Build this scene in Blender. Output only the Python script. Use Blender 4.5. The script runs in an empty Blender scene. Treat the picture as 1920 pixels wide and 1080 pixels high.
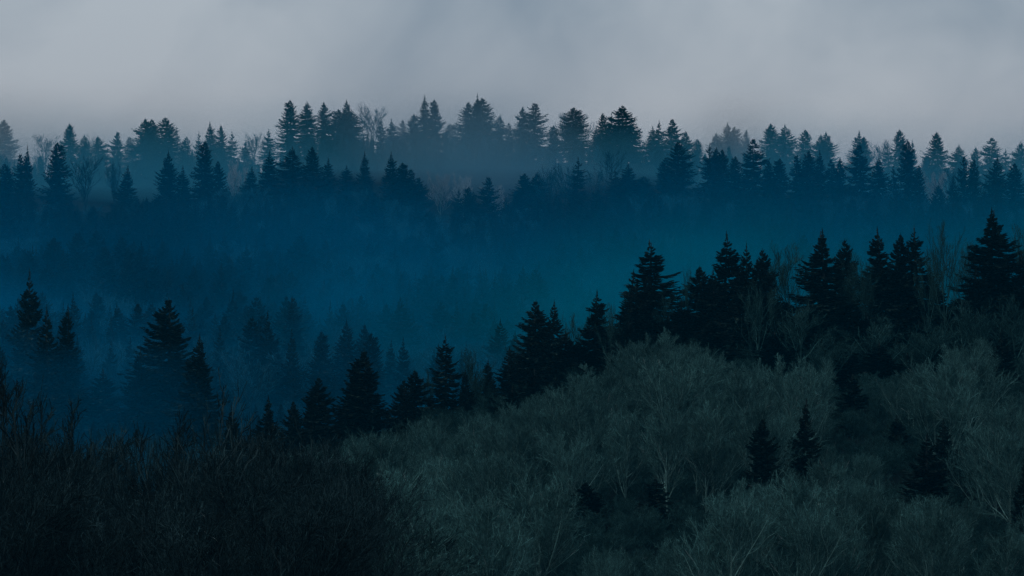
import bpy, math, random
import numpy as np
from mathutils import Vector, noise as mnoise

rng = np.random.default_rng(7)
random.seed(7)
sc = bpy.context.scene
C = sc.collection
R = math.radians

# ------------------------------------------------------------------ camera
K = 0.000125                      # tangent of the view angle per pixel of the 1920 wide photograph (150 mm lens)
HORIZON = 800                     # photograph row that lies at eye level
PITCH = math.atan((HORIZON - 540) * K)
cam_d = bpy.data.cameras.new('camera')
cam_d.lens = 150; cam_d.sensor_width = 36
cam_d.clip_start = 1; cam_d.clip_end = 12000
cam = bpy.data.objects.new('camera', cam_d)
cam.rotation_euler = (R(90) + PITCH, 0, 0)
C.objects.link(cam)
sc.camera = cam

# ------------------------------------------------------------------ sky, sun, exposure
SUN_EL, SUN_AZ = 42, 215          # azimuth clockwise from +Y (the view): behind and to the left
world = bpy.data.worlds.new('World'); sc.world = world
world.use_nodes = True
nt = world.node_tree; nt.nodes.clear()
def wn(t, **kw):
    n = nt.nodes.new(t)
    for k, v in kw.items(): setattr(n, k, v)
    return n
out = wn('ShaderNodeOutputWorld'); bg = wn('ShaderNodeBackground')
sky = wn('ShaderNodeTexSky', sky_type='NISHITA', sun_disc=False)
sky.sun_elevation = R(SUN_EL); sky.sun_rotation = R(SUN_AZ)
skys = wn('ShaderNodeVectorMath', operation='SCALE'); skys.inputs['Scale'].default_value = 0.10
nt.links.new(sky.outputs[0], skys.inputs[0])
tc = wn('ShaderNodeTexCoord')
mp = wn('ShaderNodeMapping'); mp.inputs['Rotation'].default_value = (0, R(-20), 0)
mp.inputs['Scale'].default_value = (1.0, 1.0, 1.3); mp.inputs['Location'].default_value = (0.31, 0.0, 0.12)
nt.links.new(tc.outputs['Generated'], mp.inputs[0])
n1 = wn('ShaderNodeTexNoise'); n1.inputs['Scale'].default_value = 7.0; n1.inputs['Detail'].default_value = 6
n1.inputs['Roughness'].default_value = 0.52; n1.inputs['Distortion'].default_value = 0.5
nt.links.new(mp.outputs[0], n1.inputs['Vector'])
cr = wn('ShaderNodeValToRGB')
cr.color_ramp.elements[0].position = 0.34; cr.color_ramp.elements[0].color = (0.29, 0.37, 0.47, 1)
cr.color_ramp.elements[1].position = 0.63; cr.color_ramp.elements[1].color = (0.60, 0.66, 0.73, 1)
n2_ = wn('ShaderNodeTexNoise'); n2_.inputs['Scale'].default_value = 26.0; n2_.inputs['Detail'].default_value = 5; n2_.inputs['Distortion'].default_value = 1.2
nt.links.new(mp.outputs[0], n2_.inputs['Vector'])
na = wn('ShaderNodeMath', operation='MULTIPLY_ADD'); na.inputs[1].default_value = 0.22; nt.links.new(n2_.outputs['Fac'], na.inputs[0])
nb = wn('ShaderNodeMath', operation='SUBTRACT'); nb.inputs[1].default_value = 0.11
nt.links.new(n1.outputs['Fac'], nb.inputs[0]); nt.links.new(nb.outputs[0], na.inputs[2])
nt.links.new(na.outputs[0], cr.inputs[0])
mx = wn('ShaderNodeMix', data_type='RGBA'); mx.inputs['Factor'].default_value = 0.90
sx_ = wn('ShaderNodeSeparateXYZ'); nt.links.new(tc.outputs['Generated'], sx_.inputs[0])
hz = wn('ShaderNodeMapRange', interpolation_type='SMOOTHSTEP')
for k_, v_ in (('From Min', 0.04), ('From Max', 0.105), ('To Min', 0.85), ('To Max', 0.0)): hz.inputs[k_].default_value = v_
nt.links.new(sx_.outputs['Z'], hz.inputs['Value'])
hm = wn('ShaderNodeMix', data_type='RGBA'); hm.inputs['B'].default_value = (0.69, 0.70, 0.775, 1)
nt.links.new(hz.outputs[0], hm.inputs['Factor']); nt.links.new(cr.outputs[0], hm.inputs['A'])
nt.links.new(skys.outputs[0], mx.inputs['A']); nt.links.new(hm.outputs['Result'], mx.inputs['B'])
nt.links.new(mx.outputs['Result'], bg.inputs[0]); bg.inputs[1].default_value = 0.96
nt.links.new(bg.outputs[0], out.inputs[0])

sun_d = bpy.data.lights.new('sun', 'SUN'); sun_d.energy = 0.5; sun_d.angle = R(15); sun_d.color = (1, 0.97, 0.92)
sun = bpy.data.objects.new('sun', sun_d); C.objects.link(sun)
a = R(SUN_AZ); e = R(SUN_EL)
sv = Vector((math.sin(a) * math.cos(e), math.cos(a) * math.cos(e), math.sin(e)))
sun.rotation_euler = sv.to_track_quat('Z', 'Y').to_euler()

sc.view_settings.view_transform = 'Standard'
try: sc.view_settings.look = 'None'
except Exception: pass
sc.view_settings.exposure = 0.0; sc.view_settings.gamma = 1.0
sc.view_settings.use_curve_mapping = False
sc.cycles.volume_bounces = 0
sc.cycles.max_bounces = 4

# ------------------------------------------------------------------ helpers
def pos(px, py, D):
    """The point at distance D (along +Y) that the photograph shows at pixel (px, py)."""
    x, u = (px - 960) * K, (540 - py) * K
    cy, sy = math.cos(PITCH), math.sin(PITCH)
    f, z = cy - u * sy, sy + u * cy
    return (x / f * D, D, z / f * D)

def smooth(t): t = np.clip(t, 0, 1); return t * t * (3 - 2 * t)

def fbm(x, y, z=0.0, o=3):
    s, amp = 0.0, 1.0
    for i in range(o):
        s += amp * mnoise.noise(Vector((x, y, z + 7.3 * i))); x *= 2.03; y *= 2.03; amp *= 0.5
    return s

def tag(o, label=None, cat=None, group=None, kind=None):
    if label: o['label'] = label
    if cat: o['category'] = cat
    if group: o['group'] = group
    if kind: o['kind'] = kind
    return o

def principled(name, base, var=0.35, scale=3.0, rough=0.95, per_object=0.25, island=0.0):
    m = bpy.data.materials.new(name); m.use_nodes = True
    t = m.node_tree; b = t.nodes['Principled BSDF']
    b.inputs['Roughness'].default_value = rough
    b.inputs['Specular IOR Level'].default_value = 0.02
    co = t.nodes.new('ShaderNodeTexCoord'); no = t.nodes.new('ShaderNodeTexNoise')
    no.inputs['Scale'].default_value = scale; no.inputs['Detail'].default_value = 3
    t.links.new(co.outputs['Object'], no.inputs['Vector'])
    oi = t.nodes.new('ShaderNodeObjectInfo')
    mr = t.nodes.new('ShaderNodeMapRange'); mr.inputs['To Min'].default_value = 1 - var; mr.inputs['To Max'].default_value = 1 + var
    mr.inputs['From Min'].default_value = 0.3; mr.inputs['From Max'].default_value = 0.7
    t.links.new(no.outputs['Fac'], mr.inputs['Value'])
    m2 = t.nodes.new('ShaderNodeMapRange'); m2.inputs['To Min'].default_value = 1 - per_object; m2.inputs['To Max'].default_value = 1 + per_object
    t.links.new(oi.outputs['Random'], m2.inputs['Value'])
    mm = t.nodes.new('ShaderNodeMath'); mm.operation = 'MULTIPLY'
    t.links.new(mr.outputs[0], mm.inputs[0]); t.links.new(m2.outputs[0], mm.inputs[1])
    if island:                       # every twig and spray has a tone of its own, a few of them much paler
        ge = t.nodes.new('ShaderNodeNewGeometry'); pw = t.nodes.new('ShaderNodeMath'); pw.operation = 'POWER'; pw.inputs[1].default_value = 3.0
        t.links.new(ge.outputs['Random Per Island'], pw.inputs[0])
        m3 = t.nodes.new('ShaderNodeMapRange'); m3.inputs['To Min'].default_value = 1 - island * .4; m3.inputs['To Max'].default_value = 1 + island * 1.6
        t.links.new(pw.outputs[0], m3.inputs['Value'])
        m4 = t.nodes.new('ShaderNodeMath'); m4.operation = 'MULTIPLY'
        t.links.new(mm.outputs[0], m4.inputs[0]); t.links.new(m3.outputs[0], m4.inputs[1]); mm = m4
    vs = t.nodes.new('ShaderNodeVectorMath'); vs.operation = 'SCALE'; vs.inputs[0].default_value = base
    t.links.new(mm.outputs[0], vs.inputs['Scale']); t.links.new(vs.outputs[0], b.inputs['Base Color'])
    return m

def vol(name, color, density):
    m = bpy.data.materials.new(name); m.use_nodes = True
    t = m.node_tree; t.nodes.clear()
    o = t.nodes.new('ShaderNodeOutputMaterial'); v = t.nodes.new('ShaderNodeVolumePrincipled')
    v.inputs['Color'].default_value = (*color, 1); v.inputs['Density'].default_value = density
    v.inputs['Anisotropy'].default_value = 0.0
    t.links.new(v.outputs[0], o.inputs['Volume'])
    return m

M_needle = principled('fir_needles', (0.013, 0.022, 0.019), 0.3, 0.8, island=1.2)
M_bark = principled('conifer_bark', (0.030, 0.034, 0.032))
M_twig = principled('cool_cast_twigs', (0.035, 0.088, 0.084), 0.45, 0.25, per_object=0.5, island=1.0)  # cool cast of the light put into the twig colour, red held low
M_stem = principled('grey_bark', (0.075, 0.15, 0.14), 0.35, 1.5, island=.8)
M_pale = principled('pale_wood', (0.26, 0.32, 0.31), 0.3, 2.0)
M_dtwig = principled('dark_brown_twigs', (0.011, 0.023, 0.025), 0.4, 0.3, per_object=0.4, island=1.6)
M_dstem = principled('dark_bark', (0.016, 0.028, 0.030), 0.35, 1.5, island=1.0)  # bark in a darker tone
M_ftwig = principled('haze_tinted_twigs', (0.015, 0.085, 0.130), 0.3, 0.3, per_object=.3, island=1.0)  # far twigs, with the blue of the haze put into their colour
M_under = principled('dark_brush_twigs', (0.020, 0.054, 0.052), 0.4, 0.3, per_object=.3, island=1.0)  # darker copy of the twigs: shade between crowns put into the colour
M_frost = principled('frosted_twigs', (0.30, 0.40, 0.46), 0.3, 0.6)
M_ground = principled('leaf_litter', (0.008, 0.013, 0.013), 0.5, 0.15, per_object=0)

def mesh_of(name, V, F, mats, mi=None):
    me = bpy.data.meshes.new(name)
    V = np.asarray(V, dtype=np.float32); F = np.asarray(F, dtype=np.int32)
    n = F.shape[1]
    me.vertices.add(len(V)); me.vertices.foreach_set('co', V.ravel())
    me.loops.add(F.size); me.loops.foreach_set('vertex_index', F.ravel())
    me.polygons.add(len(F)); me.polygons.foreach_set('loop_start', np.arange(0, F.size, n, dtype=np.int32))
    if mi is not None: me.polygons.foreach_set('material_index', np.asarray(mi, dtype=np.int32))
    for m in mats: me.materials.append(m)
    me.update(calc_edges=True)
    return me

def unit(v): return v / np.maximum(np.linalg.norm(v, axis=-1, keepdims=True), 1e-9)

def tubes(P, rad, sides=3):
    """P (n,k,3) polylines and rad (n,k): tapered tubes as triangles."""
    n, k, _ = P.shape
    T = np.empty_like(P); T[:, 1:-1] = P[:, 2:] - P[:, :-2]; T[:, 0] = P[:, 1] - P[:, 0]; T[:, -1] = P[:, -1] - P[:, -2]
    T = unit(T)
    ref = np.where(np.abs(T[..., 2:3]) > 0.9, np.array([1., 0, 0]), np.array([0, 0, 1.]))
    A = unit(np.cross(T, ref)); B = np.cross(T, A)
    ang = np.arange(sides) * 2 * np.pi / sides
    V = P[:, :, None] + rad[:, :, None, None] * (np.cos(ang)[:, None] * A[:, :, None] + np.sin(ang)[:, None] * B[:, :, None])
    idx = np.arange(n * k * sides).reshape(n, k, sides)
    a_, b_ = idx[:, :-1], idx[:, 1:]
    ar, br = np.roll(a_, -1, 2), np.roll(b_, -1, 2)
    F = np.concatenate([np.stack([a_, ar, br], -1).reshape(-1, 3), np.stack([a_, br, b_], -1).reshape(-1, 3)])
    return V.reshape(-1, 3), F

def join(parts):
    Vs, Fs, Ms, o = [], [], [], 0
    for V, F, m in parts:
        Vs.append(V); Fs.append(F + o); Ms.append(np.full(len(F), m)); o += len(V)
    return np.concatenate(Vs), np.concatenate(Fs), np.concatenate(Ms)

# ------------------------------------------------------------------ fir builder
def fir_meshes(name, H=26.0, Rm=4.6, whorls=34, per=7, sprays=9, kind=0, seed=1, ragged=0.0):
    """kind 0 pointed spire, 1 rounded blunt top, 2 slim column. Returns (trunk mesh, crown mesh)."""
    g = np.random.default_rng(seed)
    base = 0.10 * H
    zt = np.linspace(0, H, 12); px = np.stack([0.15 * np.sin(zt * .23 + seed), 0.15 * np.cos(zt * .2 + seed), zt], -1)
    rad = 0.30 * (1 - zt / H) ** 0.8 + 0.03
    trunk = tubes(px[None], rad[None], 6)
    t = np.repeat(np.linspace(0.0, 1.0, whorls) ** 0.92, per)       # 0 top .. 1 lowest bough
    t = np.clip(t + g.normal(0, 0.012, len(t)), 0.004, 1)
    if kind == 0: prof = (t ** 0.86) * np.where(t > .85, 1 - (t - .85) * 1.3, 1)
    elif kind == 1: prof = (t + 0.015) ** 0.58 * np.where(t > .7, 1 - (t - .7) * .9, 1)
    else: prof = np.minimum(t * 1.9 + .02, 0.55 + .25 * t)
    n = len(t)
    az = (np.arange(n) * 2.399963 + g.normal(0, .5, n))
    side = 1 + 0.13 * np.sin(az + seed) + 0.10 * np.sin(az * 2 + t * 9 + seed * 2)
    wob = 1 + ragged * np.sign(np.sin(t * 55 + seed)) * .22 + 0.14 * np.sin(t * 21 + seed) + 0.08 * np.sin(t * 47 + seed * 3)
    L = Rm * prof * side * wob * g.uniform(0.72, 1.12, n)
    L = np.where(g.random(n) < 0.06, L * 0.45, L)
    L = np.maximum(L, 0.16)
    z0 = H - 0.10 - t * (H - base)
    el = np.interp(t, [0, .12, .4, .8, 1], [1.0, .55, .18, -.12, -.28]) + g.normal(0, .09, n)
    s = np.linspace(0, 1, 6)
    hx, hy = np.cos(az), np.sin(az)
    out_ = L[:, None] * s * np.cos(el)[:, None]
    zz = z0[:, None] + L[:, None] * (s * np.sin(el)[:, None] - 0.20 * np.sin(s * np.pi) * .6 - 0.22 * s ** 1.3 + 0.20 * s ** 3)
    P = np.stack([out_ * hx[:, None], out_ * hy[:, None], zz], -1)
    parts = [(*tubes(P, 0.045 * np.linspace(1, .25, 6)[None] * np.maximum(L, 1)[:, None] * .5, 3), 0)]
    # flat, drooping sprays to both sides of each bough
    bi = np.repeat(np.arange(n), sprays * 2)
    u = np.tile(np.repeat(np.linspace(0.10, 1.0, sprays), 2), n) + g.normal(0, .02, n * sprays * 2)
    u = np.clip(u, 0.03, 1.0)
    sg = np.tile([-1., 1.], n * sprays)
    f = u * 5; i0 = np.minimum(f.astype(int), 4); w = (f - i0)[:, None]
    S = P[bi, i0] * (1 - w) + P[bi, i0 + 1] * w
    tang = unit(P[bi, i0 + 1] - P[bi, i0])
    perp = unit(np.cross(tang, np.array([0, 0, 1.]))) * sg[:, None]
    sm = np.minimum(1, L[bi] / 1.6)
    ln = (0.42 * L[bi] * (1.05 - u) ** 0.7 + 0.34 * sm) * g.uniform(.6, 1.25, len(u))
    mixf = g.uniform(.35, .75, len(u))[:, None]
    d = unit(tang * mixf + perp * (1 - mixf) + np.array([0, 0, -1]) * g.uniform(.05, .40, len(u))[:, None])
    E = S + d * ln[:, None]
    wv = unit(np.cross(d, np.array([0, 0, 1.]))) * (0.13 * sm + 0.10 * ln)[:, None]
    mid = S + d * (ln * .45)[:, None]
    dn = np.array([0, 0, -1.])
    V = np.stack([S, mid + wv + dn * .04, E, mid - wv + dn * .04, mid + dn * (0.16 + .12 * ln)[:, None]], 1)
    ix = np.arange(len(S))[:, None] * 5
    F = np.concatenate([ix + np.array([[0, 1, 2]]), ix + np.array([[0, 2, 3]]), ix + np.array([[0, 4, 2]])])
    parts.append((V.reshape(-1, 3), F, 0))
    # leader shoots
    lt = np.array([[[0, 0, H - .8], [0, 0, H], [0.02, 0, H + .7]]], float)
    parts.append((*tubes(lt, np.array([[.07, .07, .02]]), 3), 0))
    V, F, mi = join(parts)
    tm = mesh_of(name + '_trunk', trunk[0], trunk[1], [M_bark])
    cm = mesh_of(name + '_crown', V, F, [M_needle], mi)
    cm['H'] = H; cm['R'] = Rm
    return tm, cm

# ------------------------------------------------------------------ bare tree builder
def bare_meshes(name, H=20.0, spread=0.55, forks=4, n1_=16, n2=7, n3=7, n4=6, seed=1, dark=False, frost=False, far=False, brush=False, tw=0.05, low=0.25, pale=3, upright=0.5, tf=.80):
    g = np.random.default_rng(seed)
    k = 6
    s = np.linspace(0, 1, k)
    def grow(P, rad, count, tmin, tmax, lenf, angle, up, jit, wander):
        n = len(P)
        bi = np.repeat(np.arange(n), count)
        u = np.tile(np.linspace(tmin, tmax, count), n) + g.uniform(-.5, .5, n * count) * (tmax - tmin) / count
        u = np.clip(u, 0.02, 0.995)
        f = u * (k - 1); i0 = np.minimum(f.astype(int), k - 2); w = (f - i0)[:, None]
        S = P[bi, i0] * (1 - w) + P[bi, i0 + 1] * w
        tg = unit(P[bi, i0 + 1] - P[bi, i0])
        rnd = g.normal(0, 1, S.shape); pr = unit(rnd - (rnd * tg).sum(-1, keepdims=True) * tg)
        ang = angle * g.uniform(.6, 1.3, len(u))[:, None]
        d = unit(tg * np.cos(ang) + pr * np.sin(ang) + np.array([0, 0, up]))
        ln = lenf(u, bi) * g.uniform(1 - jit, 1 + jit, len(u))
        bend = g.normal(0, wander, S.shape); bend2 = g.normal(0, wander * .5, S.shape)
        Pn = S[:, None] + d[:, None] * (ln[:, None] * s)[..., None] + (bend[:, None] * (s ** 2)[None, :, None] + bend2[:, None] * np.sin(s * 6)[None, :, None]) * ln[:, None, None]
        Pn[:, :, 2] += (ln * upright * .25)[:, None] * s ** 2
        r0 = rad[bi, i0] * .62
        return Pn, r0[:, None] * (1 - .75 * s)[None], ln
    lean = g.normal(0, .03, 2)
    T = np.stack([lean[0] * H * s ** 2 + .15 * np.sin(s * 5 + seed), lean[1] * H * s ** 2, H * tf * s], -1)[None]
    tr = (H * .0125 * (1 - .80 * s))[None]
    trunk = tubes(T, tr, 6)
    cl = H * spread * (1.0 if tf < .9 else .8)
    P1, r1, l1 = grow(T, tr, n1_, low, .98, lambda u, b: cl * (1.0 - .55 * np.clip((u - low) / (1 - low), 0, 1)), .75, .25, .25, .06)
    P2, r2, l2 = grow(P1, r1, n2, .25, .98, lambda u, b: l1[b] * (.62 - .35 * u), .60, .18, .3, .07)
    P3, r3, l3 = grow(P2, r2, n3, .15, 1.0, lambda u, b: l2[b] * (.60 - .25 * u) + .3, .55, .15, .35, .08)
    r3 = np.maximum(r3, tw * .5)
    parts = [(*tubes(P1, r1, 4), 1), (*tubes(P2, np.maximum(r2, tw * .7), 3), 1)]
    V3, F3 = tubes(P3[:, [0, 2, 5]], r3[:, [0, 2, 5]], 3)
    parts.append((V3, F3, 0))
    # the finest twigs: slim three-cornered spikes
    n = len(P3); cnt = n4
    bi = np.repeat(np.arange(n), cnt)
    i0 = g.integers(1, k - 1, n * cnt)
    S = P3[bi, i0]; tg = unit(P3[bi, i0 + 1] - P3[bi, i0]) if True else 0
    d = unit(tg + g.normal(0, .75, S.shape) + np.array([0, 0, .15 * upright * 2]))
    ln = l3[bi] * g.uniform(.25, .6, len(S)) + .15
    E = S + d * ln[:, None]
    wv = unit(np.cross(d, g.normal(0, 1, S.shape))) * (tw * .5)
    V = np.stack([S - wv, S + wv, E], 1).reshape(-1, 3)
    F = np.arange(len(V)).reshape(-1, 3)
    parts.append((V, F, 0))
    if pale:                                  # a few branches in a paler tone
        pk = g.choice(len(P2), pale, replace=False)
        parts.append((*tubes(P2[pk] + .02, np.maximum(r2[pk], .03) * .9, 3), 2))
        pk = g.choice(len(P3), pale * 4, replace=False)
        parts.append((*tubes(P3[pk] + .02, np.maximum(r3[pk], .02) * 1.0, 3), 2))
    V, F, mi = join(parts)
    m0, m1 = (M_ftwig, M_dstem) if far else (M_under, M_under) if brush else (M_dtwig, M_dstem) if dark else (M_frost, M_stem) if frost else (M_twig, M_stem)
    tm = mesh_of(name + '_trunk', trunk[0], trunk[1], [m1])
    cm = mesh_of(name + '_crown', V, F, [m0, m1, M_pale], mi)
    zt = np.percentile(V[:, 2], 99.7); cm['H'] = float(zt)
    rr = np.hypot(V[:, 0], V[:, 1]); cm['R'] = float(np.percentile(rr, 96))
    return tm, cm

NEAR_FIR = [fir_meshes('fir_a', 27, 5.2, 36, 7, 11, 0, 1), fir_meshes('fir_b', 27, 5.0, 36, 7, 11, 0, 5),
            fir_meshes('fir_c', 25, 4.6, 34, 7, 11, 1, 3), fir_meshes('fir_d', 27, 4.6, 34, 7, 11, 0, 12),
            fir_meshes('fir_e', 24, 4.6, 32, 7, 11, 1, 9),
            fir_meshes('fir_f', 27, 5.6, 27, 6, 13, 0, 17, .7), fir_meshes('fir_g', 26, 5.2, 30, 7, 12, 0, 29, .35)]
FAR_FIR = [fir_meshes('far_fir_a', 26, 4.6, 34, 7, 7, 0, 21), fir_meshes('far_fir_b', 24, 4.8, 32, 7, 7, 1, 22),
           fir_meshes('far_fir_c', 26, 4.4, 34, 7, 7, 0, 23), fir_meshes('far_fir_d', 24, 4.6, 32, 7, 7, 1, 24),
           fir_meshes('far_fir_e', 25, 4.4, 32, 7, 7, 2, 25),
           fir_meshes('far_fir_f', 26, 4.8, 24, 7, 8, 0, 26, .9), fir_meshes('far_fir_g', 25, 4.6, 26, 7, 8, 1, 27, .7)]
NEAR_BARE = [bare_meshes('bare_%d' % i, 20, [.48, .58, .44, .54, .60, .46][i], seed=31 + i, low=[.2, .12, .3, .2, .15, .25][i],
                         n1_=15, n2=8, n3=8, n4=8, pale=[2, 1, 3, 0, 1, 1][i]) for i in range(6)]
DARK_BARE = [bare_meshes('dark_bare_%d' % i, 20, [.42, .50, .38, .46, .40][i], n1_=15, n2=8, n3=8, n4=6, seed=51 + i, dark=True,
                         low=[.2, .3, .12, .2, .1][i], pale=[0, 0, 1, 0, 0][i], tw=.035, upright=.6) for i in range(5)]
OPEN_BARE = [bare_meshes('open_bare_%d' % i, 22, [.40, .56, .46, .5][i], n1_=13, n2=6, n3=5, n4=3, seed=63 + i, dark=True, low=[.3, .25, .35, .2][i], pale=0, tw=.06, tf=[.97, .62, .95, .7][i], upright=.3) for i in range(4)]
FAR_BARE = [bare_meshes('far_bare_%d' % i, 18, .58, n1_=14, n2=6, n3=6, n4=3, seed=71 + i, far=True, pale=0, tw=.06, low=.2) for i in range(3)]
BRUSH = [bare_meshes('brush_%d' % i, 12, .6, n1_=14, n2=7, n3=6, n4=5, seed=91 + i, brush=True, pale=0, tw=.05, low=.1) for i in range(3)]
FAINT_BARE = [bare_meshes('faint_bare_%d' % i, 20, .42, n1_=14, n2=6, n3=6, n4=3, seed=101 + i, brush=True, pale=0, tw=.05, low=.3, upright=.8) for i in range(2)]
FROST_BARE = [bare_meshes('frost_bare_%d' % i, 14, .62, n1_=14, n2=6, n3=6, n4=3, seed=81 + i, frost=True, pale=0, tw=.06, low=.15) for i in range(2)]

# ------------------------------------------------------------------ ground
def ground_z(X, Y):
    X = np.asarray(X, float); Y = np.asarray(Y, float)
    near = np.interp(Y, [-300, 0, 150, 350, 560, 750, 1000, 3200], [0, -2, -14, -26, -31, -34, -36, -36])
    crest = np.interp(X, [-700, -200, -80, -29, 0, 27, 60, 106, 200, 450, 900], [-34, -26, -16, -5.6, 4.5, 12.4, 14.5, 18, 30, 50, 60])
    yc = 905.0
    up = smooth((Y - 520) / (yc - 520)) * .35 + np.clip((Y - 520) / (yc - 520), 0, 1) ** 1.6 * .65
    dn = smooth((yc + 260 - Y) / 260)
    f = np.where(Y < yc, up, dn)
    mid = near + (crest - near) * f
    far = np.interp(Y, [900, 1000, 1150, 1250, 1400, 1600, 1780, 1900, 2000, 2080, 2300, 3200],
                    [-36, -20, -4, 4, 22, 56, 89, 108, 121, 124, 95, 20])
    cz = np.interp(X, [-900, -245, -120, -100, -20, 20, 60, 100, 140, 200, 240, 900], [1.05, .97, .97, 1.05, 1.06, 1.03, 1.03, .975, .96, .925, .925, .8])
    far = far * np.where(far > 0, 1 + (cz - 1) * smooth((Y - 1600) / 350), 1)
    bump = np.interp(X / 1780 / K + 960, [-300, 0, 300, 480, 560, 760, 830, 930, 1000, 1200, 1260, 1600, 1760, 2200], [3, 0, -5, 1, 1, -4, -14, -15, -4, 0, 3, 1, -5, 0])
    far = far + bump * np.exp(-((Y - 1760) / 110) ** 2)
    return np.maximum(mid, far) + .6 * np.sin(X * .05 + Y * .02) + .5 * np.sin(Y * .047 - X * .031)

gx = np.linspace(-900, 900, 181); gy = np.linspace(-300, 3200, 351)
GX, GY = np.meshgrid(gx, gy); GZ = ground_z(GX, GY)
V = np.stack([GX, GY, GZ], -1).reshape(-1, 3)
I = np.arange(len(V)).reshape(GX.shape)
F = np.stack([I[:-1, :-1], I[:-1, 1:], I[1:, 1:], I[1:, :-1]], -1).reshape(-1, 4)
gm = mesh_of('ground', V, F, [M_ground]); gm.polygons.foreach_set('use_smooth', np.ones(len(F), bool))
ground = bpy.data.objects.new('ground', gm); C.objects.link(ground)
tag(ground, 'dark leaf-littered forest floor of the hills and the valley', None, None, 'structure')

# ------------------------------------------------------------------ haze and mist
hb = mesh_of('haze', [(x, y, z) for x in (-950, 950) for y in (-350, 3260) for z in (-45, 175)],
             [(0, 1, 3, 2), (4, 6, 7, 5), (0, 4, 5, 1), (2, 3, 7, 6), (0, 2, 6, 4), (1, 5, 7, 3)], [vol('haze_air', (0.0, 0.10, 0.17), 2.0e-4)])
haze = bpy.data.objects.new('haze', hb); C.objects.link(haze)
tag(haze, 'thin blue haze lying over the whole valley', None, None, 'stuff')

def mist(name, label, x0, x1, z0, z1, yc, thick, mat, nx=90, nz=36):
    """A closed bank of mist: front and back skins apart by thick(x, z), running out to nothing at its rim."""
    xs = np.linspace(x0, x1, nx); zs = np.linspace(z0, z1, nz)
    V = []
    for sgn in (-1, 1):
        for z in zs:
            for x in xs:
                t = thick(x, z) * .5 + .05
                V.append((x, yc(x, z) + sgn * t, z))
    I = np.arange(2 * nx * nz).reshape(2, nz, nx)
    def q(a): return [tuple(r) for r in a.reshape(-1, 4)]
    a = I[0]; b = I[1]
    F = q(np.stack([a[:-1, :-1], a[:-1, 1:], a[1:, 1:], a[1:, :-1]], -1)) + q(np.stack([b[:-1, :-1], b[1:, :-1], b[1:, 1:], b[:-1, 1:]], -1))
    for e1, e2 in ((a[0], b[0]), (b[-1], a[-1]), (b[:, 0], a[:, 0]), (a[:, -1], b[:, -1])):
        F += q(np.stack([e1[:-1], e2[:-1], e2[1:], e1[1:]], -1))
    o = bpy.data.objects.new(name, mesh_of(name, V, F, [mat])); C.objects.link(o)
    return tag(o, label, None, None, 'stuff')

def fade(v, a, b): return float(smooth((v - a) / (b - a)))

# deep blue mist in the bottom of the valley, thinning upward
mist('valley_mist', 'deep blue mist filling the valley between the hills', -420, 330, -42, 92,
     lambda x, z: 1235 + z * 1.2,
     lambda x, z: 300 * (1 + .32 * fbm(x * .022, z * .035, 31)) * (1 - fade(z + 16 * fbm(x * .014, z * .02, 3), -8, 74)) * fade(x, -420, -300) * (1 - fade(x, 40, 330) * .8) * fade(330 - x, 0, 60),
     vol('blue_mist', (0.0, 0.45, 0.93), 2.9e-3))
mist('teal_mist', 'blue-green mist behind the firs of the near ridge', -100, 420, -42, 100,
     lambda x, z: 1200 + z,
     lambda x, z: 280 * (1 + .5 * fbm(x * .025, z * .03, 37)) * (1 - fade(z + 12 * fbm(x * .014, z * .02, 9) - .10 * (x - 60), 6, 76)) * fade(x, -100, 50) * fade(420 - x, 0, 120),
     vol('teal_mist', (0.0, 0.44, 0.60), 2.6e-3))
mist('hillside_mist', 'thin blue mist against the far hillside', -420, 420, -42, 120,
     lambda x, z: 1450,
     lambda x, z: 190 * (1 + .4 * fbm(x * .02, z * .04, 41)) * (1 - fade(z + 9 * fbm(x * .012, z * .03, 12), 66, 112)) * fade(x, -420, -330) * fade(420 - x, 0, 90),
     vol('hill_mist', (0.0, 0.33, 0.72), 1.8e-3))
# pale mist drifting over the far ridge
mist('ridge_mist', 'pale blue mist drifting between the rows of far firs', -420, 420, 70, 172,
     lambda x, z: 1905,
     lambda x, z: 90 * (1 - fade(z + 7 * fbm(x * .012, z * .03, 5), 98, 150 - 8 * fade(x, 20, 100))) * fade(x, -420, -330) * fade(420 - x, 0, 90) * fade(z, 70, 95),
     vol('ridge_mist', (0.16, 0.72, 0.97), 9.5e-3))
mist('drifting_cloud', 'grey wisp of cloud drifting past the highest far firs', -150, 80, 84, 174,
     lambda x, z: 1860,
     lambda x, z: 60 * max(0.0, (1 - ((x + 25 + (z - 130) * .5) / (70 + 12 * fbm(x * .03, z * .05, 2))) ** 2)) ** 2 * fade(z, 84, 112) * (1 - fade(z + 9 * fbm(x * .03, z * .04, 1), 118, 172)),
     vol('cloud_wisp', (0.45, 0.72, 0.92), 7.0e-3), 80, 40)
mist('cloud_bank', 'pale cloud lying behind the far skyline firs', -420, 420, 70, 174,
     lambda x, z: 2045,
     lambda x, z: 60 * (.08 + .92 * (math.exp(-((x + 240) / 40) ** 2) + .5 * math.exp(-((x + 165) / 30) ** 2) + math.exp(-((x - 108) / 16) ** 2) + .5 * math.exp(-((x + 50) / 40) ** 2))) * (1 - fade(z + 6 * fbm(x * .015, z * .03, 8), 135, 174)) * fade(x, -420, -330) * fade(420 - x, 0, 90),
     vol('cloud_grey', (0.90, 0.92, 0.96), 9.0e-3))

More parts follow.
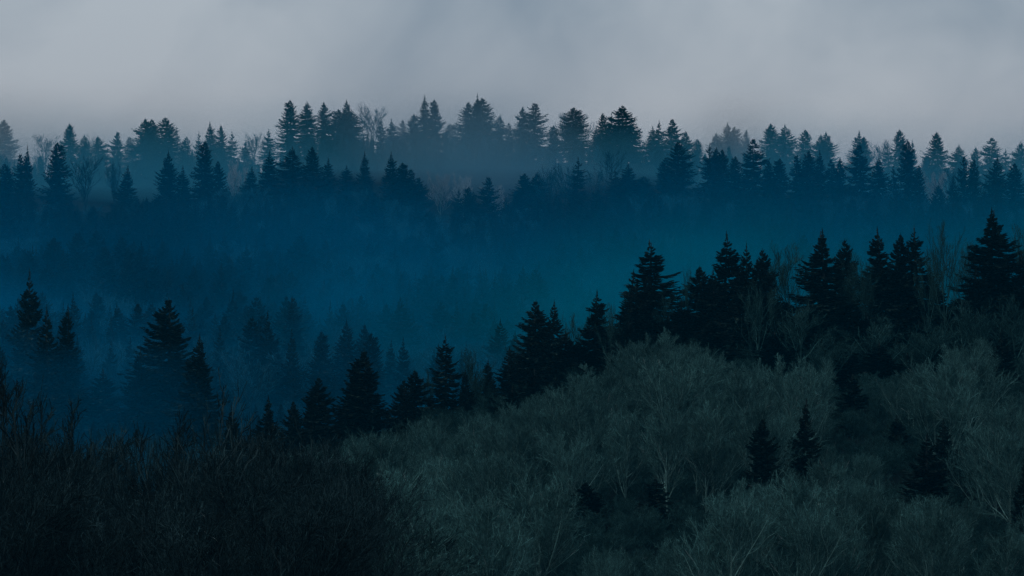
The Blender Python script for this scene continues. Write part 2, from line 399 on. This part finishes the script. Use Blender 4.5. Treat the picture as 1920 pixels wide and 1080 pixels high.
# ------------------------------------------------------------------ placing trees
def thing(name, meshes, parts=True):
    tm, cm = meshes
    r = bpy.data.objects.new(name, None); r.empty_display_size = 1; C.objects.link(r)
    t = bpy.data.objects.new('trunk', tm); C.objects.link(t); t.parent = r
    c = bpy.data.objects.new('crown', cm); C.objects.link(c); c.parent = r
    return r
protos = {}
def place(name, meshes, x, y, zbase, h, width=None, label='', cat='', group=None, rot=None, tilt=0.0):
    key = (name, meshes[1].name)
    if key not in protos:
        r = protos[key] = thing(name, meshes)
    else:
        src = protos[key]
        r = src.copy(); C.objects.link(r)
        for k in ('label', 'category', 'group'):
            if k in r: del r[k]
        for ch in src.children:
            c = ch.copy(); C.objects.link(c); c.parent = r
    sz = h / meshes[1]['H']
    sx = sz if width is None else width / (2 * meshes[1]['R'])
    r.location = (x, y, zbase - .3)
    r.scale = (sx, sx, sz)
    r.rotation_euler = (random.uniform(-1, 1) * tilt, random.uniform(-1, 1) * tilt, random.uniform(0, 6.283) if rot is None else rot)
    tag(r, label, cat, group)
    return r

ORD = ['first', 'second', 'third', 'fourth', 'fifth', 'sixth', 'seventh', 'eighth', 'ninth', 'tenth', 'eleventh', 'twelfth',
       'thirteenth', 'fourteenth', 'fifteenth', 'sixteenth', 'seventeenth', 'eighteenth', 'nineteenth', 'twentieth', 'twenty-first', 'twenty-second', 'twenty-third', 'twenty-fourth']
def shape_word(w, lo, hi): return 'slender' if w < lo else 'broad' if w > hi else 'pointed'

def row(entries, D, group, where, pal, barepal, wk, jitter=12, tone='', lo=24, hi=34):
    """entries: (pixel x, pixel y of the tip, pixel width[, 'b' for a bare tree | 'r' rounded | 'D' distance...])"""
    segs = {}
    for en in sorted(entries, key=lambda q: q[0]):
        segs.setdefault(where(en[0]), []).append(en)
    for w_, lst in segs.items():
        nf = nb = 0
        firs = [q for q in lst if not (len(q) > 3 and 'b' in q[3])]
        bares = [q for q in lst if len(q) > 3 and 'b' in q[3]]
        for en in lst:
            px, py, w = en[:3]; fl = en[3] if len(en) > 3 else ''
            d = en[4] if len(en) > 4 else D + random.uniform(-jitter, jitter)
            x, y, zt = pos(px, py, d)
            zb = float(ground_z(x, y)); h = max(zt - zb, 7)
            if 'b' in fl:
                nb += 1
                o_ = ('' if len(bares) == 1 else ORD[nb - 1] + ' ')
                place('bare_tree', random.choice(barepal), x, y, zb, h, w * K * d * 1.1, '%sbare %stree %s%s' % (o_, 'frosted ' if 'f' in fl else '', 'from left, ' if o_ else '', w_), 'bare tree', group[1])
            else:
                nf += 1
                o_ = ('' if len(firs) == 1 else ORD[nf - 1] + ' ')
                m = random.choice([q for q in pal if ('_b' in q[1].name or '_d_' in q[1].name or '_e' in q[1].name)] if 'r' in fl else pal)
                if 'G' in fl: m = NEAR_FIR[5]
                if 'H' in fl: m = NEAR_FIR[0]
                place('fir_tree', m, x, y, zb, h, w * K * d * wk, '%s %s%s fir, %s%s' % (o_.strip(), tone, shape_word(w, lo, hi), 'from left, ' if o_ else '', w_), 'fir tree', group[0], tilt=.04)

# far skyline
A = [(8,225,44,'r',2075),(85,250,48,'b'),(128,232,30),(155,252,25),(172,250,36,'b'),(187,256,30),(219,248,27),(243,256,22,'r',2060),
     (273,223,42,'r'),(287,224,36,'r'),(311,221,50,'r'),(330,238,30,'',2060),(347,256,22),(370,245,18),(395,227,30),(417,235,22,'r'),(434,246,26),(460,262,30),
     (478,248,44,'b'),(503,241,28),(546,188,34),(577,190,33,'r'),(610,192,30),(649,187,26),(632,205,34,'r'),(662,205,34,'r'),(700,193,62,'b'),(716,222,26),
     (736,222,24),(757,224,18,'',2065),(775,214,30),(793,178,30),(817,187,28),(845,232,34,'r',2060),(876,192,38,'r'),(896,175,28),(906,184,40,'r'),
     (936,215,26),(955,231,18),(978,200,24),(1001,194,44),(1037,235,22),(1075,202,50),(1062,208,50,'b',2015),(1090,212,44,'b',2015),(1120,236,28),(1130,212,24),
     (1147,212,30),(1166,198,52),(1182,215,34),(1224,236,30),(1236,226,28),(1258,224,33),(1287,245,25),(1306,260,22),(1345,248,30,'r',2070),(1361,230,30,'r',2070),(1379,238,30,'r',2070),
     (1397,243,20,'',2070),(1445,232,34,'r'),(1475,233,36),(1509,243,28),(1536,251,24),(1549,247,34),(1607,245,36),(1622,256,26),(1652,261,44,'b'),(1664,268,30),
     (1691,243,28),(1708,262,24),(1757,248,34,'r'),(1738,292,26,'r'),(1797,271,32),(1826,276,22),(1857,259,36),(1885,278,24),(1914,265,32)]
def whereA(x):
    if x < 110: return 'at the left edge of the far skyline'
    if x < 262: return 'low skyline left of the round-topped clump'
    if x < 340: return 'in the round-topped pale clump on the left far skyline'
    if x < 515: return 'skyline between round-topped clump and tall trio'
    if x < 625: return 'in the tall trio on the left far skyline'
    if x < 765: return 'on the far skyline just right of the tall trio'
    if x < 860: return 'misty twin-peaked group on the central skyline'
    if x < 965: return 'in the highest clump of the far skyline'
    if x < 1100: return 'on the far skyline right of the highest clump'
    if x < 1200: return 'in the broad peaked clump on the far skyline'
    if x < 1320: return 'gappy skyline right of the broad peaked clump'
    if x < 1410: return 'in the faint misty clump on the right far skyline'
    if x < 1560: return 'clear skyline row right of the faint clump'
    if x < 1720: return 'in the far skyline group around the rounded bare tree'
    return 'at the right end of the far skyline'
row(A, 2000, ('firs along the far skyline', 'bare trees along the far skyline'), whereA, FAR_FIR, FAR_BARE, 2.1, 10, 'hazy ')

# second, darker row on the far hill
B = [(12,307,36),(50,272,26),(40,290,26),(107,267,36,'r'),(160,292,70,'b'),(215,296,50,'b'),(235,310,36),(312,284,34),(345,310,34),(380,266,34),(412,302,30),(440,298,44,'bf'),
     (470,312,34),(503,283,34),(547,276,42,'r'),(588,275,30,'r'),(612,296,30),(650,310,36),(681,283,28),(732,284,34),(752,305,36,'r'),(768,318,28),(784,333,28),
     (825,322,60,'bf',1810),(868,326,54,'bf',1815),(928,345,56,'bf',1805),(858,352,22),(876,350,26),(886,358,20),(920,333,36),(947,366,22),(970,356,26),(985,325,34,'r'),(1005,322,34,'r'),(1030,312,56,'b'),(1060,300,50,'b'),
     (1080,295,38),(1115,312,40,'b'),(1146,280,52,'b',1840),(1152,315,30),(1178,305,38),(1205,330,34),(1268,266,44),(1250,295,30,'r'),(1328,268,34),(1342,275,28),(1357,280,28),(1378,293,24),(1413,262,40),(1440,300,26),
     (1460,297,36),(1497,292,30),(1520,283,32,'r'),(1538,280,32),(1560,300,26),(1577,296,24),(1615,273,42),(1650,295,30),(1675,310,28),(1702,264,34),(1725,310,24),(1752,318,56,'bf'),(1785,312,60,'b'),(1808,295,22),(1823,299,22),
     (1790,330,30),(1865,294,34,'r'),(1845,330,50,'b'),(1903,306,34)]
def whereB(x):
    if x < 130: return 'left end of the dark second row'
    if x < 330: return 'second row below the round-topped far clump'
    if x < 530: return 'second row left of the tall far trio'
    if x < 700: return 'second row below the tall far trio'
    if x < 800: return 'dark shoulder left of the misty gap'
    if x < 960: return 'in the misty gap of the far hill'
    if x < 1100: return 'in the dark second row right of the misty gap'
    if x < 1230: return 'in the second row below the broad peaked clump'
    if x < 1390: return 'second row below the faint far clump'
    if x < 1510: return 'second row around its tallest spire'
    if x < 1665: return 'second row below the rounded far bare tree'
    return 'right end of the dark second row'
def rowB():
    base = list(FAR_BARE)
    plain = [q for q in B if not (len(q) > 3 and 'f' in q[3])]
    row(plain, 1780, ('firs in the dark second row of the far hill', 'bare trees on the far hill'), whereB, FAR_FIR, FAR_BARE, 2.2, 14, 'dark ', 27, 35)
    row([q for q in B if q not in plain], 1790, ('', 'frosted bare trees on the far hill'), whereB, FAR_FIR, FROST_BARE, 1.6)
rowB()

# firs standing in the blue mist at the left
Dr = [(62,640,50,'',1190),(112,690,44,'r',1170),(146,650,44,'',1230),(288,625,44,'',1250),(348,690,48,'',1180),(405,705,44,'r',1190),(458,610,50,'',1300),(555,690,44,'',1230),(590,540,54,'r',1400),(25,700,46,'',1150),(600,640,44,'',1290),(700,640,46,'',1340),(800,520,50,'',1440),(270,520,52,'',1400),(205,430,60,'',1560),(242,424,56,'',1570),(292,428,76,'r',1540),(690,345,60,'',1640),(620,400,60,'',1620),(772,440,56,'',1560),(430,420,56,'r',1600),(530,430,60,'',1580),(90,440,60,'',1560),(880,470,56,'',1520),(345,470,56,'',1480),(1010,480,60,'',1500),(150,500,50,'',1450),(720,500,56,'r',1450),(50,507,58,'',1175),(28,560,44,'',1260),(92,580,56,'',1145),(122,572,54,'r',1150),(8,600,44,'',1210),(0,640,50,'r',1145),(315,563,80,'r',1150),(370,628,66,'',1125),(262,650,48,'r',1140),(190,690,62,'',1150),
      (345,532,52,'',1330),(510,515,48,'',1330),(615,525,48,'r',1340),(402,588,44,'',1260),(512,625,54,'',1200),(435,655,46,'',1220),(180,612,44,'',1280),(222,578,40,'',1300),(424,495,46,'',1380),
      (322,700,26,'',1150),(655,580,46,'',1330),(735,560,50,'r',1350),(820,575,44,'',1340),(470,560,40,'',1350),(575,590,44,'r',1300)]
def whereD(x):
    if x < 140: return 'standing in the mist at the left edge'
    if x < 300: return 'in the blue mist left of the large lone fir'
    if x < 330: return 'standing largest in the blue mist of the valley'
    if x < 450: return 'in the blue mist right of the large lone fir'
    return 'almost lost in the mist of the valley middle'
row(Dr, 1200, ('firs in the valley mist', ''), whereD, NEAR_FIR, NEAR_BARE, 2.2, 10, 'blue-dark ', 45, 60)

# black firs on the near ridge
E = [(436,757,44,'',830),(495,741,56,'r',840),(545,752,40,'r',850),(582,742,30),(598,708,56),(681,659,72),(668,690,60),(752,712,40),(778,694,50),(838,628,58),(875,690,30,'r'),(918,672,36),
     (952,650,46,'r'),(1003,565,62),(1031,563,52),(1060,620,56),(1115,544,62),(1145,610,60,'r'),(1183,507,66),(1204,520,50,'r'),(1227,452,118,'G'),(1275,560,60),(1317,500,60),(1340,505,60),(1362,436,78),(1393,458,64),
     (1428,468,54),(1445,560,60),(1497,580,60,'r'),(1543,430,96,'H'),(1583,450,48),(1600,560,60),(1656,427,74),(1683,440,50),(1690,520,70),(1722,425,70),(1750,520,60),(1790,560,60),(1861,391,116,'H'),(1832,500,60),(1888,520,80),(1915,470,60),
     (1000,650,60),(1085,640,60),(1180,600,70),(1300,600,70),(1400,600,76),(1560,590,80),(1640,600,76),(1720,600,70),(1885,600,50,'',860),(1470,555,66,'',872),(1520,570,60,'r',870),(1622,590,66,'',870),(1685,600,70,'',868),(1780,610,66,'r',870),(1832,590,60,'',872),(1250,590,66,'',872),(1335,600,76,'',868),(1165,640,56,'',870),(1215,620,60,'r',868),(1000,690,60,'r',850),(1040,705,56,'',845),(1090,690,64,'',850),(1125,712,50,'r',840),(960,722,56,'',845),(1590,650,70,'',850),(1650,640,76,'',845),(1705,660,70,'r',840),(1760,640,64,'',850),(1450,620,70,'',855),
     (1480,455,110,'b'),(1445,475,70,'b'),(1602,470,70,'b'),(1772,412,84,'b'),(1905,418,80,'b'),(1640,480,50,'b'),(880,652,70,'b'),(1145,565,50,'b'),(1078,585,60,'b'),(1290,500,40,'b'),(800,690,40,'b'),(720,760,60,'b'),(650,770,70,'b'),(905,690,60,'b'),(975,640,60,'b'),(1560,495,70,'b'),(1700,490,60,'b'),(1815,450,80,'b'),(1850,470,70,'b'),(1740,465,60,'b'),(1620,490,60,'b'),(1240,540,60,'b'),
     (1420,520,80,'b',865),(1650,590,120,'b',850),(1800,555,120,'b',855),(1855,585,120,'b',850),(1905,550,120,'b',850),(1560,620,120,'b',848),(1735,605,120,'b',848),(1500,560,100,'b',860)]
def whereE(x):
    if x < 570: return 'on the low left foot of the near ridge'
    if x < 715: return 'beside the blue gap left on the near ridge'
    if x < 865: return 'on the near ridge where it starts to climb'
    if x < 990: return 'near ridge, left of its paired clump'
    if x < 1090: return 'in the paired clump halfway up the near ridge'
    if x < 1160: return 'on the near ridge left of the great ragged fir'
    if x < 1260: return 'around the great ragged fir on the near ridge'
    if x < 1460: return 'in the black triple-topped clump on the near ridge'
    if x < 1620: return 'around the tall layered fir on the near ridge'
    if x < 1760: return 'three-spired group on the right of the near ridge'
    return 'right end of the near ridge'
row(E, 895, ('black firs along the near ridge', 'bare trees among the ridge firs'), whereE, NEAR_FIR, FAINT_BARE, 2.05, 12, 'black ', 50, 70)

# single firs lower on the near hillside
Fr = [(1433,785,56,'',690),(1503,746,62,'r',700),(1682,776,40,'',760),(1738,812,92,'',670),(1773,783,50,'',720),(1103,903,62,'',690),(1230,890,70,'',690),(1916,842,50,'',650),(832,958,36,'',600),(1600,700,60,'',800),(1880,610,46,'',820)]
def whereF(x):
    if x < 1000: return 'among bare trees low in the middle of the near hillside'
    if x < 1400: return 'half hidden in the twigs low on the near hillside'
    if x < 1520: return 'paired at mid height of the near hillside'
    if x < 1700: return 'rising from the grey canopy under the ridge'
    return 'in the cluster low on the right hillside'
row(Fr, 700, ('lone firs on the near hillside', ''), whereF, NEAR_FIR, NEAR_BARE, 2.05, 5, 'blackish ', 45, 65)

# ------------------------------------------------------------------ bare canopy of the near hillside
def scatter(n, sampler, mind, tries=60000):
    pts = []; cell = {}
    for _ in range(tries):
        if len(pts) >= n: break
        x, y = sampler()
        k = (int(x // mind), int(y // mind)); ok = True
        for i in (-1, 0, 1):
            for j in (-1, 0, 1):
                for q in cell.get((k[0] + i, k[1] + j), ()):
                    if (q[0] - x) ** 2 + (q[1] - y) ** 2 < mind * mind: ok = False
        if ok: pts.append((x, y)); cell.setdefault(k, []).append((x, y))
    return pts
def samp_mid():
    d = random.uniform(560, 868); px = random.uniform(560, 1990)
    return ((px - 960) * K * d, d)
LAND = [(760, 'under the low end of the near ridge'), (1000, 'under the first climbing ridge firs'), (1200, 'under the paired ridge firs'), (1400, 'under the great ragged and triple-topped firs'),
        (1620, 'under the tall layered fir'), (3000, 'under the tallest ridge firs')]
zone = {}
for x, y in scatter(225, samp_mid, 8.3):
    px = x / y / K + 960
    if 1560 < px < 1790 and y > 800: continue
    h = random.uniform(13, 18) if y > 780 else random.uniform(16, 25)
    zb = float(ground_z(x, y))
    skip = False
    edge = float(np.interp(px, [560, 700, 960, 1080, 1200, 1300, 1440, 1500, 1620, 1700, 1780, 1920], [850, 790, 752, 690, 600, 615, 680, 640, 720, 690, 635, 600])) + random.uniform(0, 35)
    h = min(h, (HORIZON - edge) * K * y - zb)
    if h < 8: continue
    for q in Fr:                                  # the lone firs stay in view
        fd = q[4]
        if y < fd + 4 and abs(px - q[0]) < q[2] * .7 + 30:
            need = 110 if q[0] > 1300 else 105
            top = HORIZON - (zb + h) / (y * K)
            if top < q[1] + need:
                h = (HORIZON - (q[1] + need + random.uniform(0, 40))) * K * y - zb
                if h < 9: skip = True
    if skip: continue
    col = next(t for lim, t in LAND if px < lim)
    band = 'upper' if y > 780 else 'middle' if y > 670 else 'lowest'
    zone.setdefault((band, col), []).append((px, x, y, zb, h))
for (band, col), lst in zone.items():
    for i, (px, x, y, zb, h) in enumerate(sorted(lst)):
        place('bare_tree', random.choice(NEAR_BARE), x, y, zb, h, None,
              '%s grey bare tree from left, %s canopy %s' % (ORD[min(i, 23)], band, col), 'bare tree', 'bare trees of the near hillside canopy')

# ------------------------------------------------------------------ dark trees at the lower left
hero = [(62,672,230,405,0,'tall dark bare tree with a straight main stem near the left edge'),
        (360,715,360,425,1,'dark bare tree with wide open forks against the blue mist'),
        (8,690,190,415,2,'dark bare tree cut by the left edge of the view'),
        (122,745,150,430,0,'narrow dark bare tree right of the tall straight one'),
        (185,815,150,440,3,'lowest of the dark bare trees left of the open-forked tree'),
        (250,800,130,430,2,'feathery dark bare tree in front of the misty valley floor'),
        (300,765,140,440,0,'thin dark bare tree touching the open-forked tree from the left'),
        (432,765,170,440,3,'dark bare tree just right of the open-forked tree'),
        (500,790,180,450,2,'dark bare tree in front of the low black firs'),
        (590,800,200,445,1,'broad dark bare tree before the fir beside the blue gap'),
        (668,850,180,440,3,'dark bare tree at the right shoulder of the thicket')]
for px, py, w, d, m, lab in hero:
    x, y, zt = pos(px, py, d); zb = float(ground_z(x, y))
    place('bare_tree', OPEN_BARE[m], x, y, zb, zt - zb, w * K * d, lab, 'bare tree', 'tall dark bare trees at the lower left')
topline = lambda px: float(np.interp(px, [-80, 0, 110, 150, 260, 330, 450, 560, 640, 700, 760, 800, 840], [760, 770, 790, 850, 840, 800, 800, 800, 825, 860, 920, 970, 1040]))
def samp_left():
    d = random.uniform(330, 500); px = random.uniform(-70, 850)
    return ((px - 960) * K * d, d)
zone = {}
for x, y in scatter(80, samp_left, 3.9):
    px = x / y / K + 960
    f = (y - 330) / 170
    py = topline(px) + random.uniform(0, 60) + (1 - f) * 130
    zt = pos(px, py, y)[2]; zb = float(ground_z(x, y)); h = zt - zb
    if h < 4: continue
    col = 'below the left-edge trees' if px < 200 else 'below the open-forked tree' if px < 460 else 'below the low black firs' if px < 660 else 'at its right shoulder'
    zone.setdefault(('front' if f < .33 else 'middle' if f < .66 else 'upper edge', col), []).append((px, x, y, zb, h))
for (band, col), lst in zone.items():
    for i, (px, x, y, zb, h) in enumerate(sorted(lst)):
        pal = NEAR_BARE if px > 690 and random.random() < .5 else DARK_BARE
        place('bare_tree', random.choice(pal), x, y, zb, h, h * .75,
              '%s dark bare tree from left, %s of the thicket %s' % (ORD[i], band, col), 'bare tree', 'dark thicket trees at the lower left')

# ------------------------------------------------------------------ masses that nobody could count, as one object each
def instancer(name, label, pts, protos_, mats_keep=None):
    """pts: list of (x, y, z, rot, sx, sz, index)."""
    me = bpy.data.meshes.new(name); me.from_pydata([p[:3] for p in pts], [], [])
    a1 = me.attributes.new('rot', 'FLOAT_VECTOR', 'POINT'); a1.data.foreach_set('vector', [c for p in pts for c in (0, 0, p[3])])
    a2 = me.attributes.new('scl', 'FLOAT_VECTOR', 'POINT'); a2.data.foreach_set('vector', [c for p in pts for c in (p[4], p[4], p[5])])
    a3 = me.attributes.new('idx', 'INT', 'POINT'); a3.data.foreach_set('value', [p[6] for p in pts])
    o = bpy.data.objects.new(name, me); C.objects.link(o)
    g = bpy.data.node_groups.new(name, 'GeometryNodeTree')
    g.interface.new_socket('Geometry', in_out='INPUT', socket_type='NodeSocketGeometry')
    g.interface.new_socket('Geometry', in_out='OUTPUT', socket_type='NodeSocketGeometry')
    gi = g.nodes.new('NodeGroupInput'); go = g.nodes.new('NodeGroupOutput')
    jn = g.nodes.new('GeometryNodeJoinGeometry')
    def attr(n, t):
        q = g.nodes.new('GeometryNodeInputNamedAttribute'); q.data_type = t; q.inputs['Name'].default_value = n
        return q.outputs['Attribute']
    rr, ss, ii = attr('rot', 'FLOAT_VECTOR'), attr('scl', 'FLOAT_VECTOR'), attr('idx', 'INT')
    for i, me_ in enumerate(protos_):
        po = bpy.data.objects.new(name + '_source', me_)
        oi = g.nodes.new('GeometryNodeObjectInfo'); oi.inputs['Object'].default_value = po; oi.inputs['As Instance'].default_value = True
        cp = g.nodes.new('FunctionNodeCompare'); cp.data_type = 'INT'; cp.operation = 'EQUAL'
        g.links.new(ii, cp.inputs[2]); cp.inputs[3].default_value = i
        ip = g.nodes.new('GeometryNodeInstanceOnPoints')
        g.links.new(gi.outputs[0], ip.inputs['Points']); g.links.new(cp.outputs[0], ip.inputs['Selection'])
        g.links.new(oi.outputs['Geometry'], ip.inputs['Instance'])
        g.links.new(rr, ip.inputs['Rotation']); g.links.new(ss, ip.inputs['Scale'])
        g.links.new(ip.outputs[0], jn.inputs[0])
    g.links.new(jn.outputs[0], go.inputs[0])
    md = o.modifiers.new('forest', 'NODES'); md.node_group = g
    return tag(o, label, None, None, 'stuff')

def masspts(n, sampler, mind, protos_, hrange, weights=None, wide=1.0):
    out_ = []
    for x, y in scatter(n, sampler, mind):
        w_ = weights
        if weights:                                # stands of fir and stands of bare trees
            q = fbm(x * .018, y * .012, 50) + random.gauss(0, .15)
            w_ = [v * (1.0 if (i_ < 5) == (q > -.25) else .12) for i_, v in enumerate(weights)]
        i = random.choices(range(len(protos_)), w_)[0]
        h = hrange(x, y) + (6.5 if weights and i < 5 and 1180 < y < 1660 else 0); s_ = h / protos_[i]['H']
        out_.append((x, y, float(ground_z(x, y)) - .3, random.uniform(0, 6.28), s_ * wide * random.uniform(.9, 1.15), s_, i))
    return out_
def samp_far():
    d = 1180 + 530 * random.random() ** .9; px = random.uniform(-250, 2170)
    return ((px - 960) * K * d, d)
fp = [m[1] for m in FAR_FIR[:5]] + [m[1] for m in FAR_BARE]
pts = masspts(2000, samp_far, 8.3, fp, lambda x, y: random.uniform(14, 21) + 7 * fbm(x * .02, y * .01, 60) + 3 * (y < 1500), [3, 3, 3, 3, 2, 3, 3, 3], 1.35)
def samp_back():
    d = random.uniform(1925, 2110); px = random.uniform(-250, 2170)
    return ((px - 960) * K * d, d)
pts += masspts(700, samp_back, 7.0, fp, lambda x, y: (random.uniform(9, 15) + 5 * fbm(x * .025, 3, 70)) * (1 - .3 * (y > 1960)) * (.6 if 800 < x / y / K + 960 < 960 and y < 1900 else 1), [3, 3, 3, 3, 2, 3, 3, 3])
def samp_floor():
    d = random.uniform(925, 1190); px = random.uniform(-200, 900)
    return ((px - 960) * K * d, d)
pts += masspts(700, samp_floor, 5.0, fp, lambda x, y: random.uniform(6, 11), [1, 1, 1, 1, 1, 3, 3, 3])
instancer('distant_forest', 'dim blue forest covering the far hillside behind the mist', pts, fp)

def samp_under():
    d = random.uniform(540, 890); px = random.uniform(450, 2050)
    return ((px - 960) * K * d, d)
up = [m[1] for m in BRUSH]
pts = masspts(1500, samp_under, 3.0, up, lambda x, y: random.uniform(3.5, 8), None, 1.5)
instancer('hillside_undergrowth', 'low grey brush between the trees of the near hillside', pts, up)
up2 = [m[1] for m in DARK_BARE[:4]]
def samp_under2():
    d = random.uniform(300, 520); px = random.uniform(-120, 880)
    return ((px - 960) * K * d, d)
pts = masspts(420, samp_under2, 2.4, up2, lambda x, y: random.uniform(6, 11), None, 1.3)
instancer('thicket_undergrowth', 'dark tangled brush filling the lower left corner', pts, up2)
